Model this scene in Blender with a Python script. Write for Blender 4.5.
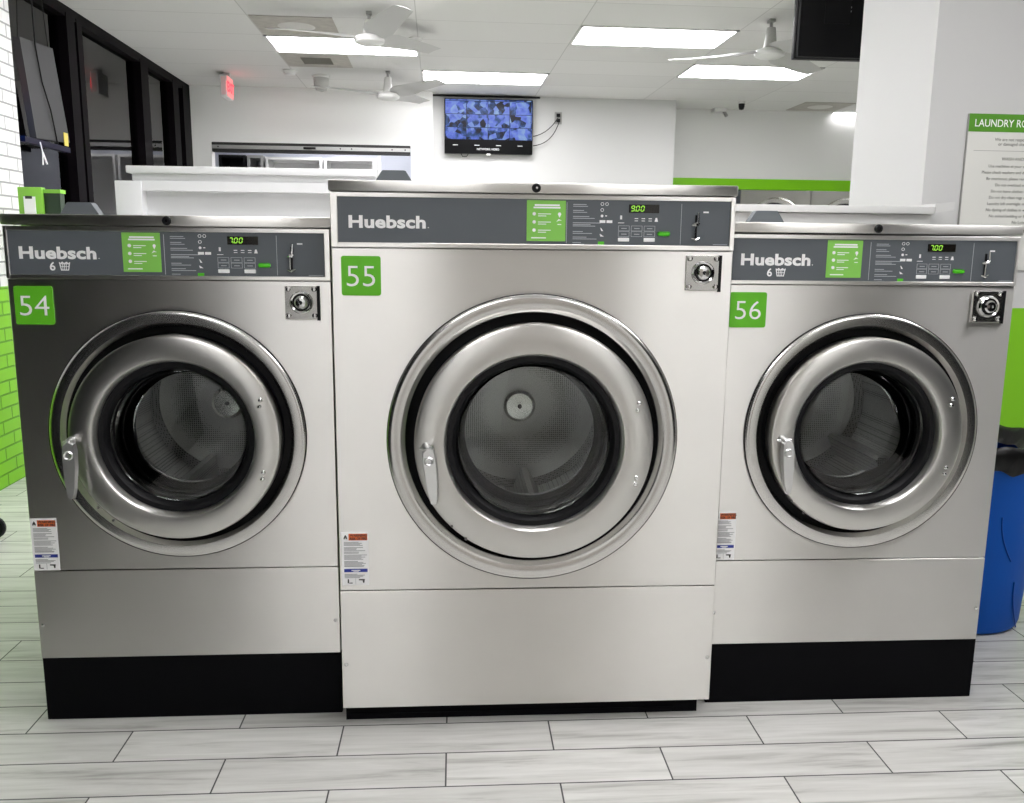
import bpy, bmesh, math, random
from mathutils import Vector, Matrix
random.seed(7)
PI = math.pi
sc = bpy.context.scene
for o in list(bpy.data.objects): bpy.data.objects.remove(o)
COL = sc.collection

# ------------------------------------------------------------------ camera
YAW, PITCH, ROLL, FPX, CZ = .086, .176, -.0103, 866.8, 1.3224
cy, sy, cp, sp = math.cos(YAW), math.sin(YAW), math.cos(PITCH), math.sin(PITCH)
fw = Vector((sy*cp, cy*cp, -sp)); rt = Vector((cy, -sy, 0)); dn = fw.cross(rt)
r2 = math.cos(ROLL)*rt + math.sin(ROLL)*dn
d2 = -math.sin(ROLL)*rt + math.cos(ROLL)*dn
cam = bpy.data.objects.new('camera', bpy.data.cameras.new('camera')); COL.objects.link(cam)
M = Matrix((r2, -d2, -fw)).transposed().to_4x4(); M.translation = (0, 0, CZ)
cam.matrix_world = M
cam.data.sensor_width = 36; cam.data.lens = FPX/1024*36
cam.data.clip_start = .05
sc.camera = cam
# ------------------------------------------------------------------ world + exposure
w = bpy.data.worlds.new('world'); sc.world = w; w.use_nodes = True
w.node_tree.nodes['Background'].inputs[0].default_value = (.5, .55, .65, 1)
w.node_tree.nodes['Background'].inputs[1].default_value = .07
sc.view_settings.view_transform = 'Standard'
sc.view_settings.look = 'None'
sc.view_settings.gamma = 1
sc.view_settings.use_curve_mapping = False
sc.view_settings.exposure = 1.0
LAMP = 9.0        # radiance of the ceiling troffer diffusers

# ------------------------------------------------------------------ materials
MATS = {}
def nodes(name):
    m = bpy.data.materials.new(name); m.use_nodes = True
    nt = m.node_tree; p = nt.nodes['Principled BSDF']
    MATS[name] = m
    return m, nt, p
def mat(name, col, rough=.5, metal=0, spec=.5, emit=None, estr=1, bump=0, bscale=60, var=0):
    if name in MATS: return MATS[name]
    m, nt, p = nodes(name)
    p.inputs['Base Color'].default_value = (*col, 1)
    p.inputs['Roughness'].default_value = rough
    p.inputs['Metallic'].default_value = metal
    p.inputs['Specular IOR Level'].default_value = spec
    if emit: p.inputs['Emission Color'].default_value = (*emit, 1); p.inputs['Emission Strength'].default_value = estr
    tc = nt.nodes.new('ShaderNodeTexCoord')
    n = nt.nodes.new('ShaderNodeTexNoise'); n.inputs['Scale'].default_value = bscale; n.inputs['Detail'].default_value = 4
    nt.links.new(tc.outputs['Object'], n.inputs['Vector'])
    if bump:
        b = nt.nodes.new('ShaderNodeBump'); b.inputs['Strength'].default_value = bump; b.inputs['Distance'].default_value = .002
        nt.links.new(n.outputs['Fac'], b.inputs['Height']); nt.links.new(b.outputs[0], p.inputs['Normal'])
    if var:
        mx = nt.nodes.new('ShaderNodeMix'); mx.data_type = 'RGBA'
        mx.inputs[6].default_value = (*[c*(1-var) for c in col], 1); mx.inputs[7].default_value = (*[min(1, c*(1+var)) for c in col], 1)
        nt.links.new(n.outputs['Fac'], mx.inputs[0]); nt.links.new(mx.outputs[2], p.inputs['Base Color'])
    return m
def steel(name, col=(.66, .645, .615), rough=.27, aniso=1.0, streak=True):
    m, nt, p = nodes(name); L = nt.links.new
    p.inputs['Metallic'].default_value = 1
    p.inputs['Anisotropic'].default_value = aniso
    tc = nt.nodes.new('ShaderNodeTexCoord')
    mp = nt.nodes.new('ShaderNodeMapping'); mp.inputs['Scale'].default_value = (2, 2, 300)
    L(tc.outputs['Object'], mp.inputs[0])
    n = nt.nodes.new('ShaderNodeTexNoise'); n.inputs['Scale'].default_value = 1; n.inputs['Detail'].default_value = 3
    L(mp.outputs[0], n.inputs['Vector'])
    mr = nt.nodes.new('ShaderNodeMapRange'); mr.inputs[3].default_value = rough*.97; mr.inputs[4].default_value = rough*1.04
    L(n.outputs['Fac'], mr.inputs[0]); L(mr.outputs[0], p.inputs['Roughness'])
    n2 = nt.nodes.new('ShaderNodeTexNoise'); n2.inputs['Scale'].default_value = 5; n2.inputs['Detail'].default_value = 6
    L(tc.outputs['Object'], n2.inputs['Vector'])
    mx = nt.nodes.new('ShaderNodeMix'); mx.data_type = 'RGBA'
    mx.inputs[6].default_value = (*[c*.94 for c in col], 1); mx.inputs[7].default_value = (*[min(1, c*1.05) for c in col], 1)
    L(n2.outputs['Fac'], mx.inputs[0]); L(mx.outputs[2], p.inputs['Base Color'])
    if aniso:
        c = nt.nodes.new('ShaderNodeCombineXYZ'); c.inputs[2].default_value = 1
        L(c.outputs[0], p.inputs['Tangent'])
    return m
def glass(name, tint=(1, 1, 1), dark=0.0, ior=1.5):
    m, nt, p = nodes(name); L = nt.links.new
    nt.nodes.remove(p); out = nt.nodes['Material Output']
    t = nt.nodes.new('ShaderNodeBsdfTransparent'); t.inputs[0].default_value = (*tint, 1)
    g = nt.nodes.new('ShaderNodeBsdfGlossy'); g.inputs['Roughness'].default_value = .0
    f = nt.nodes.new('ShaderNodeFresnel'); f.inputs[0].default_value = ior
    mx = nt.nodes.new('ShaderNodeMixShader')
    if dark:
        a = nt.nodes.new('ShaderNodeMath'); a.operation = 'MULTIPLY_ADD'; a.inputs[1].default_value = 1; a.inputs[2].default_value = dark
        L(f.outputs[0], a.inputs[0]); L(a.outputs[0], mx.inputs[0])
    else: L(f.outputs[0], mx.inputs[0])
    L(t.outputs[0], mx.inputs[1]); L(g.outputs[0], mx.inputs[2]); L(mx.outputs[0], out.inputs[0])
    return m
STEEL = steel('brushed_steel', (.74, .725, .695), .32)
STEEL_R = steel('ring_steel', (.70, .69, .67), .21, 0)
STEEL_S = steel('satin_steel', (.64, .63, .605), .31, .7)
CHROME = mat('chrome', (.78, .78, .78), .10, 1)
BLACK = mat('black_rubber', (.004, .004, .005), .45, spec=.25)
BASEB = mat('black_base', (.002, .002, .003), .6, spec=.08)
PANEL = mat('panel_grey', (.105, .118, .13), .42, var=.04, bscale=8)
GREYP = mat('grey_plastic', (.13, .145, .155), .7, spec=.2)
WHITEP = mat('white_print', (.97, .97, .97), .5)
DIMP = mat('dim_print', (.50, .53, .55), .5)
GREEN = mat('sign_green', (.12, .50, .015), .45)
GREENL = mat('green_print', (.25, .62, .10), .45)
GREENP = mat('green_paint', (.21, .60, .0), .45)
ORANGE = mat('orange_print', (.85, .16, .03), .5)
BLUE = mat('blue_print', (.02, .04, .30), .5)
DARKP = mat('dark_print', (.03, .03, .03), .5)
GREYT = mat('grey_text', (.33, .33, .34), .5)
WALLW = mat('white_wall_paint', (.80, .80, .79), .6, bump=.1, bscale=150)
LACQ = mat('white_lacquer', (.95, .96, .97), .35)
FANW = mat('fan_white', (.72, .72, .71), .4)
PIPEG = mat('pipe_grey', (.35, .35, .34), .4, .5)
FRAMEB = mat('bronze_frame', (.003, .002, .003), .5, spec=.06)
TVB = mat('tv_black', (.005, .005, .006), .4, spec=.15)
SCREENB = mat('display_black', (.012, .010, .008), .2)
LEDG = mat('green_led', (.02, .1, .01), .4, emit=(.45, 1, .08), estr=.42)
DIFF = mat('troffer_diffuser', (.9, .9, .9), .5, emit=(1, .985, 1.0), estr=LAMP)
GLASSW = glass('window_glass', (.55, .56, .58), .02)
def tub_glass():
    m, nt, p = nodes('door_glass')
    p.inputs['Transmission Weight'].default_value = 1; p.inputs['Roughness'].default_value = 0
    p.inputs['IOR'].default_value = 1.45; p.inputs['Base Color'].default_value = (.85, .88, .88, 1)
    return m
GLASSD = glass('door_glass', (.90, .92, .92), .015, 1.5)

def brickmat(name, bw, bh, mortar, c1, c2, cm, off=.5, rot=(0, 0, 0), loc=(0, 0, 0), rough=.5, bump=.6, split=None, smooth=.1):
    m, nt, p = nodes(name); L = nt.links.new
    tc = nt.nodes.new('ShaderNodeTexCoord'); mp = nt.nodes.new('ShaderNodeMapping')
    mp.inputs['Rotation'].default_value = rot; mp.inputs['Location'].default_value = loc
    L(tc.outputs['Object'], mp.inputs[0])
    b = nt.nodes.new('ShaderNodeTexBrick'); b.offset = off; b.squash = 1
    b.inputs['Scale'].default_value = 1
    b.inputs['Brick Width'].default_value = bw; b.inputs['Row Height'].default_value = bh
    b.inputs['Mortar Size'].default_value = mortar; b.inputs['Mortar Smooth'].default_value = smooth; b.inputs['Bias'].default_value = 0
    b.inputs['Color1'].default_value = (*c1, 1); b.inputs['Color2'].default_value = (*c2, 1); b.inputs['Mortar'].default_value = (*cm, 1)
    L(mp.outputs[0], b.inputs['Vector'])
    p.inputs['Roughness'].default_value = rough
    L(b.outputs['Color'], p.inputs['Base Color'])
    bp = nt.nodes.new('ShaderNodeBump'); bp.inputs['Strength'].default_value = bump; bp.inputs['Distance'].default_value = .004; bp.invert = True
    L(b.outputs['Fac'], bp.inputs['Height']); L(bp.outputs[0], p.inputs['Normal'])
    return m, nt, p, b, mp, tc, bp
def floor_mat():
    # wood-look plank tiles laid in running bond, rows along x
    m, nt, p, b, mp, tc, bp = brickmat('plank_tile', .574, .1458, .0022, (0, 0, 0), (1, 1, 1), (.5, .5, .5),
        rot=(0, 0, .02), loc=(.026, -.0657, 0), rough=.38, bump=.35)
    L = nt.links.new
    g = nt.nodes.new('ShaderNodeMapping'); g.inputs['Scale'].default_value = (1.5, 20, 1); L(mp.outputs[0], g.inputs[0])
    ad = nt.nodes.new('ShaderNodeVectorMath'); ad.operation = 'MULTIPLY_ADD'; ad.inputs[1].default_value = (9, 37, 11)
    L(b.outputs['Color'], ad.inputs[0]); L(g.outputs[0], ad.inputs[2])
    n = nt.nodes.new('ShaderNodeTexNoise'); n.inputs['Scale'].default_value = 1.5; n.inputs['Detail'].default_value = 7; n.inputs['Roughness'].default_value = .62; n.inputs['Distortion'].default_value = .5
    L(ad.outputs[0], n.inputs['Vector'])
    cr = nt.nodes.new('ShaderNodeValToRGB'); e = cr.color_ramp
    e.elements[0].position = .28; e.elements[0].color = (.33, .325, .305, 1)
    e.elements[1].position = .62; e.elements[1].color = (.64, .635, .61, 1)
    x = e.elements.new(.45); x.color = (.55, .545, .52, 1)
    L(n.outputs['Fac'], cr.inputs[0])
    bw = nt.nodes.new('ShaderNodeSeparateColor'); L(b.outputs['Color'], bw.inputs[0])
    mr = nt.nodes.new('ShaderNodeMapRange'); mr.inputs[3].default_value = .92; mr.inputs[4].default_value = 1.06
    L(bw.outputs[0], mr.inputs[0])
    vm = nt.nodes.new('ShaderNodeVectorMath'); vm.operation = 'SCALE'; L(cr.outputs[0], vm.inputs[0]); L(mr.outputs[0], vm.inputs['Scale'])
    mx = nt.nodes.new('ShaderNodeMix'); mx.data_type = 'RGBA'; L(b.outputs['Fac'], mx.inputs[0])
    L(vm.outputs[0], mx.inputs[6]); mx.inputs[7].default_value = (.035, .035, .035, 1)
    L(mx.outputs[2], p.inputs['Base Color'])
    return m
FLOORM = floor_mat()
CEILM = brickmat('ceiling_tile', 1.2192, .6096, .004, (.66, .66, .64), (.70, .70, .68), (.48, .48, .46), off=0,
                 loc=(-1.071, -6.7755, 0), rough=.8, bump=.15)[0]
def painted_brick():
    m, nt, p, b, mp, tc, bp = brickmat('painted_brick', .215, .0715, .006, (.78, .78, .77), (.72, .72, .72), (.36, .36, .36), rot=(0, 0, 0), rough=.5, bump=1, smooth=.4)
    L = nt.links.new
    # lay bricks in the y-z plane
    sx = nt.nodes.new('ShaderNodeSeparateXYZ'); cx = nt.nodes.new('ShaderNodeCombineXYZ')
    L(tc.outputs['Object'], sx.inputs[0]); L(sx.outputs[1], cx.inputs[0]); L(sx.outputs[2], cx.inputs[1]); L(cx.outputs[0], mp.inputs[0])
    bp.inputs['Distance'].default_value = .008
    lt = nt.nodes.new('ShaderNodeMath'); lt.operation = 'LESS_THAN'; lt.inputs[1].default_value = 1.085
    L(sx.outputs[2], lt.inputs[0])
    g = nt.nodes.new('ShaderNodeMix'); g.data_type = 'RGBA'; L(b.outputs['Fac'], g.inputs[0])
    g.inputs[6].default_value = (.22, .57, .012, 1); g.inputs[7].default_value = (.11, .34, .0, 1)
    mx = nt.nodes.new('ShaderNodeMix'); mx.data_type = 'RGBA'; L(lt.outputs[0], mx.inputs[0]); L(b.outputs['Color'], mx.inputs[6]); L(g.outputs[2], mx.inputs[7])
    L(mx.outputs[2], p.inputs['Base Color'])
    return m
BRICKM = painted_brick()
def two_tone():
    m, nt, p = nodes('two_tone_wall'); L = nt.links.new
    p.inputs['Roughness'].default_value = .55
    tc = nt.nodes.new('ShaderNodeTexCoord'); s = nt.nodes.new('ShaderNodeSeparateXYZ'); L(tc.outputs['Object'], s.inputs[0])
    lt = nt.nodes.new('ShaderNodeMath'); lt.operation = 'LESS_THAN'; lt.inputs[1].default_value = 1.09; L(s.outputs[2], lt.inputs[0])
    mx = nt.nodes.new('ShaderNodeMix'); mx.data_type = 'RGBA'; L(lt.outputs[0], mx.inputs[0])
    mx.inputs[6].default_value = (.61, .61, .605, 1); mx.inputs[7].default_value = (.22, .57, .012, 1); L(mx.outputs[2], p.inputs['Base Color'])
    return m
TWOT = two_tone()

# ------------------------------------------------------------------ mesh helpers
class B:
    def __init__(s): s.bm = bmesh.new()
    def box(s, x0, x1, y0, y1, z0, z1, bev=0, seg=2):
        r = bmesh.ops.create_cube(s.bm, size=1)
        for v in r['verts']:
            v.co = Vector(((x0+x1)/2+v.co.x*(x1-x0), (y0+y1)/2+v.co.y*(y1-y0), (z0+z1)/2+v.co.z*(z1-z0)))
        if bev:
            es = list({e for v in r['verts'] for e in v.link_edges})
            bmesh.ops.bevel(s.bm, geom=es, offset=bev, segments=seg, affect='EDGES', profile=.5)
        return s
    def prism(s, pts, y0, y1):          # outline in x-z, extruded along y
        a = [s.bm.verts.new((x, y0, z)) for x, z in pts]; b = [s.bm.verts.new((x, y1, z)) for x, z in pts]
        n = len(pts)
        try:
            s.bm.faces.new(a); s.bm.faces.new(b[::-1])
            for i in range(n): s.bm.faces.new((a[i], b[i], b[(i+1) % n], a[(i+1) % n]))
        except ValueError: pass
        return s
    def prism_z(s, pts, z0, z1):
        a = [s.bm.verts.new((x, y, z0)) for x, y in pts]; b = [s.bm.verts.new((x, y, z1)) for x, y in pts]
        n = len(pts); s.bm.faces.new(a); s.bm.faces.new(b[::-1])
        for i in range(n): s.bm.faces.new((a[i], b[i], b[(i+1) % n], a[(i+1) % n]))
        return s
    def lathe(s, prof, c, axis='y', n=72, close=False):   # prof: (radius, along)
        rings = []
        for r, h in prof:
            ring = []
            for i in range(1 if r == 0 else n):
                a = 2*PI*i/n
                if axis == 'y': co = (c[0]+r*math.cos(a), c[1]+h, c[2]+r*math.sin(a))
                elif axis == 'z': co = (c[0]+r*math.cos(a), c[1]+r*math.sin(a), c[2]+h)
                else: co = (c[0]+h, c[1]+r*math.cos(a), c[2]+r*math.sin(a))
                ring.append(s.bm.verts.new(co))
            rings.append(ring)
        m = len(rings)
        for k in range(m if close else m-1):
            A, Bb = rings[k], rings[(k+1) % m]
            for i in range(n):
                j = (i+1) % n
                q = [A[i % len(A)], A[j % len(A)], Bb[j % len(Bb)], Bb[i % len(Bb)]]
                q = list(dict.fromkeys(q))
                if len(q) > 2: s.bm.faces.new(q)
        return s
    def disc(s, c, r, y0, y1, n=24): return s.lathe([(0, y0-c[1]), (r, y0-c[1]), (r, y1-c[1]), (0, y1-c[1])], c, 'y', n)
    def tube(s, pts, r, n=8, cap=True):
        pts = [Vector(p) for p in pts]; rs = r if isinstance(r, (list, tuple)) else [r]*len(pts)
        prev = None; up = None
        for i, p in enumerate(pts):
            d = (pts[min(i+1, len(pts)-1)]-pts[max(i-1, 0)]).normalized()
            if up is None: up = d.orthogonal().normalized()
            up = (up-d*up.dot(d)).normalized(); q = d.cross(up)
            ring = [s.bm.verts.new(p+rs[i]*(math.cos(2*PI*k/n)*up+math.sin(2*PI*k/n)*q)) for k in range(n)]
            if prev:
                for k in range(n): s.bm.faces.new((prev[k], prev[(k+1) % n], ring[(k+1) % n], ring[k]))
            elif cap: s.bm.faces.new(ring)
            prev = ring
        if cap: s.bm.faces.new(prev[::-1])
        return s
    def text(s, t, x, y, z, size, sx=1, off=0, depth=.0006, align='LEFT', shear=0, space=1):
        cu = bpy.data.curves.new('t', 'FONT'); cu.body = t; cu.size = size; cu.offset = off; cu.extrude = depth/2
        cu.align_x = align; cu.space_character = space; cu.shear = shear; cu.resolution_u = 4
        ob = bpy.data.objects.new('t', cu); COL.objects.link(ob)
        bpy.context.view_layer.update()
        me = bpy.data.meshes.new_from_object(ob.evaluated_get(bpy.context.evaluated_depsgraph_get()))
        k = len(s.bm.verts); s.bm.from_mesh(me); s.bm.verts.ensure_lookup_table()
        for v in s.bm.verts[k:]:
            a, b_, c_ = v.co
            v.co = Vector((x+a*sx, y-c_, z+b_))
        bpy.data.objects.remove(ob); bpy.data.curves.remove(cu); bpy.data.meshes.remove(me)
        return s
    def build(s, name, m, parent=None, smooth=True, ang=32, loc=None):
        bmesh.ops.recalc_face_normals(s.bm, faces=s.bm.faces)
        me = bpy.data.meshes.new(name); s.bm.to_mesh(me); s.bm.free()
        me.materials.append(m)
        if smooth:
            me.polygons.foreach_set('use_smooth', [True]*len(me.polygons)); me.set_sharp_from_angle(angle=math.radians(ang))
        o = bpy.data.objects.new(name, me); COL.objects.link(o)
        if parent: o.parent = parent
        if loc: o.location = loc
        return o
def tag(o, label=None, cat=None, group=None, kind=None):
    if label: o['label'] = label
    if cat: o['category'] = cat
    if group: o['group'] = group
    if kind: o['kind'] = kind
    return o
def empty(name, loc=(0, 0, 0), rz=0, label=None, cat=None, group=None):
    o = bpy.data.objects.new(name, None); COL.objects.link(o); o.location = loc; o.rotation_euler = (0, 0, rz)
    o.empty_display_size = .1
    return tag(o, label, cat, group)
def struct(name, b, m, smooth=False): return tag(b.build(name, m, smooth=smooth), kind='structure')

# ------------------------------------------------------------------ room shell
XL, XB, YB, CH = -2.60, -2.36, 9.75, 2.956
struct('floor', B().box(-2.75, 6.2, -1.7, 12.3, -.05, 0), FLOORM)
struct('ceiling', B().box(-2.75, 6.2, -1.7, 12.3, CH, CH+.05), CEILM)
# left side: painted brick pier, then dark framed storefront glazing on both sides of it
struct('wall_left', B().box(-2.75, XB, 1.55, 5.32, 0, CH), BRICKM)
b = B()
b.box(-2.75, XL+.02, YB-.12, YB+.05, 0, CH)
struct('trim_1', b, FRAMEB)
def glazing(n, x, y0, y1, ys, zr=()):
    f = B()
    f.box(x-.10, x+.02, y0, y1, CH-.075, CH-.001); f.box(x-.10, x+.02, y0, y1, 0, .12)
    for a, c in ys: f.box(x-.10, x+.025, a, c, .1, CH-.05)
    for z in zr: f.box(x-.08, x+.01, y0, y1, z, z+.05)
    struct('window_%d' % n, f, FRAMEB)
    g = B(); g.box(x-.045, x-.037, y0, y1, .1, CH-.05)
    struct('window_%d_pane' % n, g, GLASSW)
glazing(1, XL, 5.32, YB, [(5.32, 5.40), (6.66, 6.80), (6.84, 6.93), (8.20, 8.40), (9.14, 9.32), (9.48, 9.63)])
glazing(2, XB, -1.6, 1.55, [(-1.6, -1.5), (-.1, .05), (1.45, 1.55)], (2.1,))
# far end: stepped white walls
b = B()
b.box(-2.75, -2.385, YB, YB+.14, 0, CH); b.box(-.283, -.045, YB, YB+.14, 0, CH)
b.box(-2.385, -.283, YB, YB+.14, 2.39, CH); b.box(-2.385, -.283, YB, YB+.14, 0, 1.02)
struct('wall_back', b, mat('white_wall_lifted', (.90, .90, .89), .6))  # same white paint, raised to offset weak light on this wall
struct('wall_back_centre', B().box(-.10, 2.66, 9.92, 10.04, 0, CH), mat('white_wall_dimmed', (.62, .62, .615), .6))  # same white paint, lowered to offset strong light from above
struct('wall_back_right', B().box(2.62, 6.2, 10.52, 10.62, 2.165, CH), WALLW)
struct('trim_2', B().box(2.62, 2.66, 10.04, 10.52, 0, CH), WALLW)
struct('trim_3', B().box(2.62, 6.2, 10.505, 10.62, 2.04, 2.165), GREENP)
struct('shade_strip', B().box(-.045, 1.13, 9.905, 9.92, 2.935, CH-.001), mat('shadow_gap', (.02, .02, .02), .8))  # dark strip painted in for the shade of the ceiling gap
struct('wall_right', B().box(6.1, 6.2, -1.7, 12.3, 0, CH), WALLW)
struct('wall_column', B().box(1.985, 4.6, 3.5, 4.148, 0, CH), TWOT)
# unseen wall behind the viewer, made up in tone bands for steel reflections
struct('wall_front', B().box(-1.49, 2.4, -1.7, -1.6, 0, CH), mat('white_wall_bright', (.90, .90, .88), .6))
struct('reflected_panel', B().box(-.12, 1.2, -1.6, -1.55, 0, 2.7), mat('reflected_grey', (.40, .37, .34), .5))  # grey panel added for a darker band in the steel's reflection
struct('wall_front_right', B().box(2.4, 3.3, -1.7, -1.6, 0, CH), mat('taupe_wall', (.24, .22, .19), .6))
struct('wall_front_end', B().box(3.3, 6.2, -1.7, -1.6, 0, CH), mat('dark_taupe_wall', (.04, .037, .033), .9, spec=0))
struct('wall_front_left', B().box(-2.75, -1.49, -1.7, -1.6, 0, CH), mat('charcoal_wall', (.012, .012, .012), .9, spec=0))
def blocker(x0, x1, y0, y1, h, lab):  # unseen black boxes added to darken reflections in the steel
    t = empty('reflection_blocker', ((x0+x1)/2, (y0+y1)/2, 0), 0, lab, 'blocker')
    a, c = (x1-x0)/2, (y1-y0)/2; cm = mat('blocker_black', (.006, .006, .007), .9, spec=.0)
    B().box(-a, a, -c, c, h-.04, h, .004).build('blocker_top', cm, t)
    B().box(-a+.03, a-.03, -c+.03, c-.03, .08, h-.04).build('blocker_body', cm, t)
    B().box(-a+.08, a-.08, -c+.08, c-.08, 0, .08).build('blocker_foot', cm, t)
blocker(-2.30, -1.38, -1.5, 1.55, 2.3, 'unseen tall black block added beside the viewer to darken reflections on washer 54')
blocker(2.75, 4.3, -1.5, .9, 2.2, 'unseen tall black block added behind the viewer on the right to darken reflections on washer 56')
# room seen through the service hatch
struct('wall_store_room', B().box(-3.6, .6, 12.0, 12.1, 0, CH), mat('store_wall', (.62, .65, .74), .6))
struct('trim_5', B().box(.50, .6, 10.05, 12.0, 0, CH).box(-3.6, -3.5, 9.9, 12.0, 0, CH), WALLW)
# outside
struct('floor_outside', B().box(-30, -2.76, -20, 40, -.2, -.05), mat('asphalt', (.10, .10, .10), .9, var=.2, bscale=5))
struct('wall_outside', B().box(-9, -2.9, 12.9, 13.2, -.05, 2.60), mat('stucco_grey', (.42, .43, .46), .8, bump=.3))
struct('trim_outside', B().box(-9, -2.9, 12.7, 13.2, 2.60, 2.74).box(-9, -2.9, 12.6, 13.2, 2.83, 3.6), mat('fascia_dark', (.05, .045, .045), .6))

# ------------------------------------------------------------------ washers
Y0, TH = 2.2558, -.02
def ring_panel(x0, x1, z0, z1, cx, cz, r, y0, y1, n=96):
    """flat panel with a round opening, outline in x-z"""
    b = B(); bm = b.bm
    angs = sorted(set([2*PI*i/n for i in range(n)] + [math.atan2(z-cz, x-cx) % (2*PI) for x in (x0, x1) for z in (z0, z1)]))
    def outer(a):
        c, s = math.cos(a), math.sin(a); t = 1e9
        if c > 1e-9: t = min(t, (x1-cx)/c)
        if c < -1e-9: t = min(t, (x0-cx)/c)
        if s > 1e-9: t = min(t, (z1-cz)/s)
        if s < -1e-9: t = min(t, (z0-cz)/s)
        return cx+t*c, cz+t*s
    V = []
    for a in angs:
        ox, oz = outer(a); ix, iz = cx+r*math.cos(a), cz+r*math.sin(a)
        V.append([bm.verts.new(p) for p in ((ox, y1, oz), (ox, y0+.002, oz), (ox+(cx-ox)*.004, y0, oz+(cz-oz)*.004), (ix, y0, iz), (ix, y1, iz))])
    for i in range(len(V)):
        A, C = V[i], V[(i+1) % len(V)]
        for k in range(4): bm.faces.new((A[k], C[k], C[k+1], A[k+1]))
    return b
SEG = {'0': 'abcdef', '7': 'abc', '9': 'abcdfg'}
def seven(b, ch, x, z, w, h, y, t=.0022, sh=.18):
    def bar(x0, z0, x1, z1):
        dx, dz = x1-x0, z1-z0; l = math.hypot(dx, dz); nx, nz = -dz/l*t/2, dx/l*t/2
        P = [(x0+nx, z0+nz), (x1+nx, z1+nz), (x1-nx, z1-nz), (x0-nx, z0-nz)]
        b.prism([(x+px+sh*pz, z+pz) for px, pz in P], y, y+.0005)
    m = h/2; g = t*.35
    S = dict(a=(g, h, w-g, h), g=(g, m, w-g, m), d=(g, 0, w-g, 0), f=(0, m+g, 0, h-g), b=(w, m+g, w, h-g), e=(0, g, 0, m-g), c=(w, g, w, m-g))
    for s in SEG[ch]: bar(*S[s])
def bars(b, rows, y, h, x0):
    for z, w in rows: b.box(x0, x0+w, y, y+.0004, z-h/2, z+h/2)

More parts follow.
